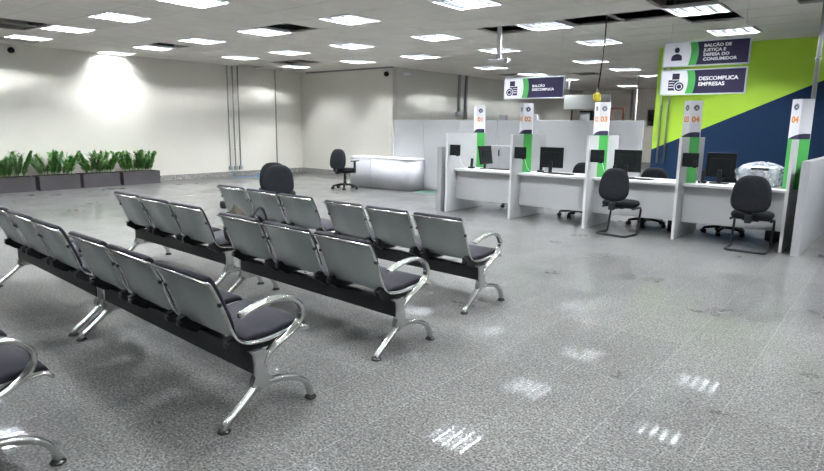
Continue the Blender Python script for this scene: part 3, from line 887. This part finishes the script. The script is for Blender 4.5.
conduit('right conduit on the lime green and navy wall', -3.92, VG-.035, .85, ZC, .018)
conduit('galvanised conduit dropping to the rightmost number totem', -.99, 9.47, 1.96, ZC, .028)
conduit('thin dark pipe dropping from the ceiling left of the green wall', -7.05, 20.4, 0, ZC, .022)
conduit('thin grey pipe on the far cream wall', -9.35, VF-.04, 0, ZC, .04)
o = MB().rbox(UK, UK+.10, 16.45, 16.75, 1.90, 2.045, .008).build('junction_box', M['greymetal']); tag(o, 'pale junction box below the conduits on the shaded side wall', 'junction box')
for k, (u, w) in enumerate(((-6.98+.05, .15), (-6.15, .14), (-5.05, .13))):
    o = MB().rbox(u-w/2, u+w/2, 11.62, 11.74, 1.716, 1.83, .008).rbox(u-.02, u+.02, 11.66, 11.7, 1.70, 1.72, .002).build('junction_box', M['greymetal'])
    tag(o, ['pale box on top of the partition above the counter 01 cupboard', 'pale box on top of the partition right of totem 02', 'pale box on top of the partition left of totem 03'][k], 'junction box')
def camera_thing(label, loc, kind):
    t = thing('security_camera', label, 'camera', loc)
    if kind == 'dome':
        pad(s := MB(), .14, .14, .10, RX(PI/2), n=2, dome=.2); s.build('dome', M['monitor'], t)
    else:
        MB().rbox(-.03, .03, -.22, -.02, -.03, .03, .01, T=RZ(-1.0)).build('housing', M['white'], t)
        MB().rbox(-.02, .02, -.03, .0, -.05, .02, .004).build('bracket', M['white'], t)
camera_thing('small black dome camera near the right edge of the back wall', (-11.8, VB-.05, 3.03), 'dome')
o = MB(); pad(o, .13, .13, .09, TR(0, 0, 0) @ RY(PI/2), n=2, dome=.2); o = o.build('security_camera', M['monitor'], None, (UL+.045, 4.99, 3.10)); tag(o, 'small black dome camera high on the left wall', 'camera')
t = thing('security_camera', 'small white bullet camera high on the shaded side wall', 'camera', (UK+.005, 13.75, 3.06))
MB().rbox(.0, .03, -.04, .04, -.05, .05, .004).build('mount_plate', M['white'], t)
MB().rbox(.04, .24, -.035, .035, -.035, .035, .01, T=RZ(.5)).build('housing', M['white'], t)

# far background
def far_box(name, label, cat, *a, m, fr=None):
    t = thing(name, label, cat, (0, 0, 0))
    MB().rbox(*a, r=.005).build('pane', m, t)
    x0, x1, y0, y1, z0, z1 = a; f_ = MB(); e = .05
    for q_ in ((x0-e, x1+e, y0-.02, y1, z0-e, z0), (x0-e, x1+e, y0-.02, y1, z1, z1+e), (x0-e, x0, y0-.02, y1, z0, z1), (x1, x1+e, y0-.02, y1, z0, z1)):
        f_.box(*q_)
    f_.build('frame', fr or M['greymetal'], t)
far_box('wall_screen', 'dark rectangular screen on the far wall right of totem 02', 'screen', -11.75, -10.85, VF-.06, VF-.0, 1.75, 2.30, m=M['darkglass'])
far_box('wall_screen', 'dark rectangular screen on the far wall beside the green wall', 'screen', -8.62, -8.22, VF-.06, VF, 1.7, 2.38, m=M['darkglass'])
t = thing('hanging_board', 'blank grey board hanging from the ceiling above totem 03', 'board', (0, 0, 0))
MB().rbox(-9.45, -7.80, 20.0, 20.05, 2.21, 2.70, .005).build('board', M['greyglass'], t)
for u in (-9.3, -8.0): MB().cyl((u, 20.025, 2.70), (u, 20.025, ZC), .008, n=6).build('hanger', M['greymetal'], t)
t = thing('metal_frame', 'red-brown metal frame standing before the far wall', 'frame', (0, 0, 0))
f_ = MB()
f_.box(-11.0, -8.75, 24.0, 24.06, 2.34, 2.40)
for i, u in enumerate((-11.0, -9.32, -8.81)):
    MB().box(u, u+.06, 24.0, 24.06, 0, 2.34).build('post', M['redframe'], t)
f_.build('top_rail', M['redframe'], t)
t = thing('electrical_box', 'pale electrical box with black side by the red-brown frame', 'box', (0, 0, 0))
MB().rbox(-10.5, -10.05, 23.75, 23.95, 1.75, 2.20, .01).build('box_body', M['greymetal'], t)
MB().rbox(-10.05, -9.95, 23.75, 23.95, 1.78, 2.28, .01).rbox(-10.5, -10.04, 23.75, 23.95, 2.20, 2.28, .01).build('black_cover', M['blackplastic'], t)
MB().box(-10.3, -10.25, 23.83, 23.87, 0, 1.76).build('stand', M['greymetal'], t)

# ------------------------------------------------------------------ planters
spots = [(4.10, 5.05), (5.14, 6.01), (6.09, 6.95), (7.04, 8.0)]
rk = ['leftmost charcoal planter box against the left wall, cut by the picture edge', 'second charcoal planter box from the left against the left wall',
      'third charcoal planter box from the left against the left wall', 'rightmost charcoal planter box against the left wall']
pk = ['bushy zz plant in the leftmost planter', 'bushy zz plant in the second planter from the left', 'bushy zz plant in the third planter from the left', 'bushy zz plant in the rightmost planter']
def frond(rng, L_, az, lean):
    mb = MB()
    base = Vector((rng.uniform(-.02, .02), rng.uniform(-.02, .02), 0))
    d = Vector((math.cos(az), math.sin(az), 0))
    pts = []
    for k in range(9):
        s_ = k/8
        pts.append(base + d*(lean*L_*s_**1.7) + Vector((0, 0, L_*(s_-.12*lean*s_*s_))))
    mb.tube(pts, .007, 5, M['stem'])
    side0 = Vector((-d.y, d.x, 0))
    rot = rng.uniform(0, PI)
    for k in range(11):
        s_ = .18+.82*k/10
        i = min(7, int(s_*8)); p = pts[i].lerp(pts[i+1], s_*8-i)
        ax = (pts[i+1]-pts[i]).normalized()
        side = (Matrix.Rotation(rot, 3, ax) @ side0)
        for sg in (-1, 1):
            lw = .15*(1-.35*abs(s_-.5))*rng.uniform(.85, 1.1)
            dir_ = (side*sg*.75+ax*.75+Vector((rng.uniform(-.15, .15),)*3)).normalized()
            nrm = dir_.cross(ax).cross(dir_).normalized()
            wd = dir_.cross(nrm).normalized()*lw*.30
            mid = p+dir_*lw*.5+nrm*.008
            mb.add([p, mid+wd, p+dir_*lw, mid-wd, mid-nrm*.01], [(0, 1, 4), (1, 2, 4), (2, 3, 4), (3, 0, 4)], M['leaf2'] if rng.random() < .22 else M['leaf'], True)
    return mb
for i, (v0, v1) in enumerate(spots):
    cv = (v0+v1)/2; w = (v1-v0)/2
    t = thing('planter_box', rk[i], 'planter', (-15.30, cv, 0), 0, 'charcoal planter boxes')
    b = MB(); H_ = .33
    for q_ in ((-.22, .22, -w, -w+.03), (-.22, .22, w-.03, w), (-.22, -.19, -w+.03, w-.03), (.19, .22, -w+.03, w-.03)):
        b.box(q_[0], q_[1], q_[2], q_[3], 0, H_)
    b.box(-.19, .19, -w+.03, w-.03, 0, .02)
    b.build('box_shell', M['planter'], t)
    MB().box(-.19, .19, -w+.03, w-.03, .02, H_-.03).build('soil', M['soil'], t)
    rng = random.Random(31+i)
    p = thing('zz_plant', pk[i], 'plant', (-15.30, cv, H_-.035), 0, 'zz plants in the planters')
    for k in range(20):
        y_ = -w+.10+(2*w-.20)*(k+.5)/20
        az = rng.uniform(-PI, PI)
        if abs(y_) > w*.55: az = math.copysign(PI/2, y_)+rng.uniform(-.5, .5)
        fr = frond(rng, rng.uniform(.33, .56), az, rng.uniform(.15, .5))
        x_ = rng.uniform(-.08, .10)
        # keep clear of the wall
        fr.v = [(max(a, -.26-x_), b_, c_) for a, b_, c_ in fr.v]
        fr.build('frond', M['leaf'], p, (x_, y_, 0))

# ------------------------------------------------------------------ odds and ends
t = thing('tool_bag', 'black canvas bag with khaki flap lying on the third seat of the left middle-row bench', 'bag', (-4.80, 3.20, .462), math.radians(10))
b = MB(); pad(b, .22, .26, .20, TR(0, .10, .10), n=3, dome=.15); b.build('bag_body', M['canvas'], t)
MB().add([(-.10, .04, .19), (.08, .02, .19), (-.04, .10, .35), (-.09, .20, .19), (.08, .20, .19)], [(0, 1, 2), (1, 4, 2), (4, 3, 2), (3, 0, 2)]).build('flap', M['tan'], t)
MB().tube(smooth_path([(.06, .22, .20), (.10, .30, .30), (.13, .34, .22), (.14, .34, .12)], 4), .012, 8).build('strap', M['canvas'], t)
t = thing('ear_muffs', 'black round padded pair joined by a metal loop, left of the farthest bench', 'headset', (-9.72, 6.38, 0)); t.scale = (1.35, 1.35, 1.35)  # object of uncertain kind, built as two round pads and a loop
b = MB(); pad(b, .13, .13, .10, TR(0, 0, .05), n=2.2, dome=.1)
b.build('cup', M['blackplastic'], t)
b = MB(); pad(b, .12, .12, .07, TR(.16, .02, .045), n=2.2, dome=.1); b.build('cup', M['blackplastic'], t)
MB().tube(smooth_path([(0, 0, .09), (.03, .0, .15), (.08, 0, .17), (.13, .01, .15), (.16, .02, .075)], 4), .01, 8).build('headband', M['chrome'], t)
# floor clutter
c_ = MB()
for k in range(5):
    pts = [(.34*math.cos(a)*(1-.1*k)+.03*math.sin(3*a+k), .22*math.sin(a)*(1-.12*k)+.02*math.cos(2*a+k), .008+.009*k) for a in [2*PI*i/28 for i in range(28)]]
    c_.tube(pts, .0045, 6, None, closed=True)
o = c_.build('cable_coil', M['teal'], None, (-8.62, 11.2, 0)); tag(o, 'coil of pale green cable on the floor by the reception desk', 'cable')
c_ = MB()
for k in range(4):
    pts = [(.16*math.cos(a)*(1-.1*k), .30*math.sin(a)*(1-.1*k), .01+.015*k) for a in [2*PI*i/24 for i in range(24)]]
    c_.tube(pts, .012, 6, None, closed=True)
c_.tube(smooth_path([(0, -.3, .02), (-.1, -.5, .02), (-.2, -.9, .012), (-.25, -1.0, .2)], 4), .007, 6)
o = c_.build('cable_coil', M['blue'], None, (-15.05, 11.35, 0)); tag(o, 'coil of blue cable on the floor below the left wall conduits', 'cable')

# ------------------------------------------------------------------ light & camera
def spot(name, loc, tgt, e, size, col=(1, .98, .94)):
    l = bpy.data.lights.new(name, 'SPOT'); l.energy = e; l.spot_size = size; l.spot_blend = 1; l.color = col; l.shadow_soft_size = .12
    o = bpy.data.objects.new(name, l); COL.objects.link(o); o.location = loc
    d = Vector(tgt)-Vector(loc); o.rotation_euler = d.to_track_quat('-Z', 'Y').to_euler()
spot('wall_wash_spot', (-13.6, 7.1, 3.20), (UL, 7.13, 2.60), .6, math.radians(60))  # extra unseen spot, added to strengthen the glow on the left wall
w = bpy.data.worlds.new('World'); SC.world = w; w.use_nodes = True
w.node_tree.nodes['Background'].inputs['Color'].default_value = (.8, .85, 1, 1)
w.node_tree.nodes['Background'].inputs['Strength'].default_value = .3

fpx, pit, roll, yaw = 595.95, .180845, .012789, .68255
cp, sp = math.cos(pit), math.sin(pit); cr, sr = math.cos(roll), math.sin(roll)
R_ = Vector((1, 0, 0)); U_ = Vector((0, sp, cp)); F_ = Vector((0, cp, -sp))
R2 = R_*cr+U_*sr; U2 = -R_*sr+U_*cr
rot = Matrix((R2, U2, -F_)).transposed()
mw = Matrix.Rotation(yaw, 3, 'Z') @ rot
cd = bpy.data.cameras.new('Camera'); cd.sensor_width = 36; cd.lens = fpx/824*36; cd.clip_start = .05; cd.clip_end = 100
cam = bpy.data.objects.new('Camera', cd); COL.objects.link(cam)
cam.matrix_world = Matrix.Translation((0, 0, 1.55)) @ mw.to_4x4()
SC.camera = cam
SC.view_settings.view_transform = 'Standard'
SC.view_settings.look = 'None'
SC.view_settings.exposure = 0.85
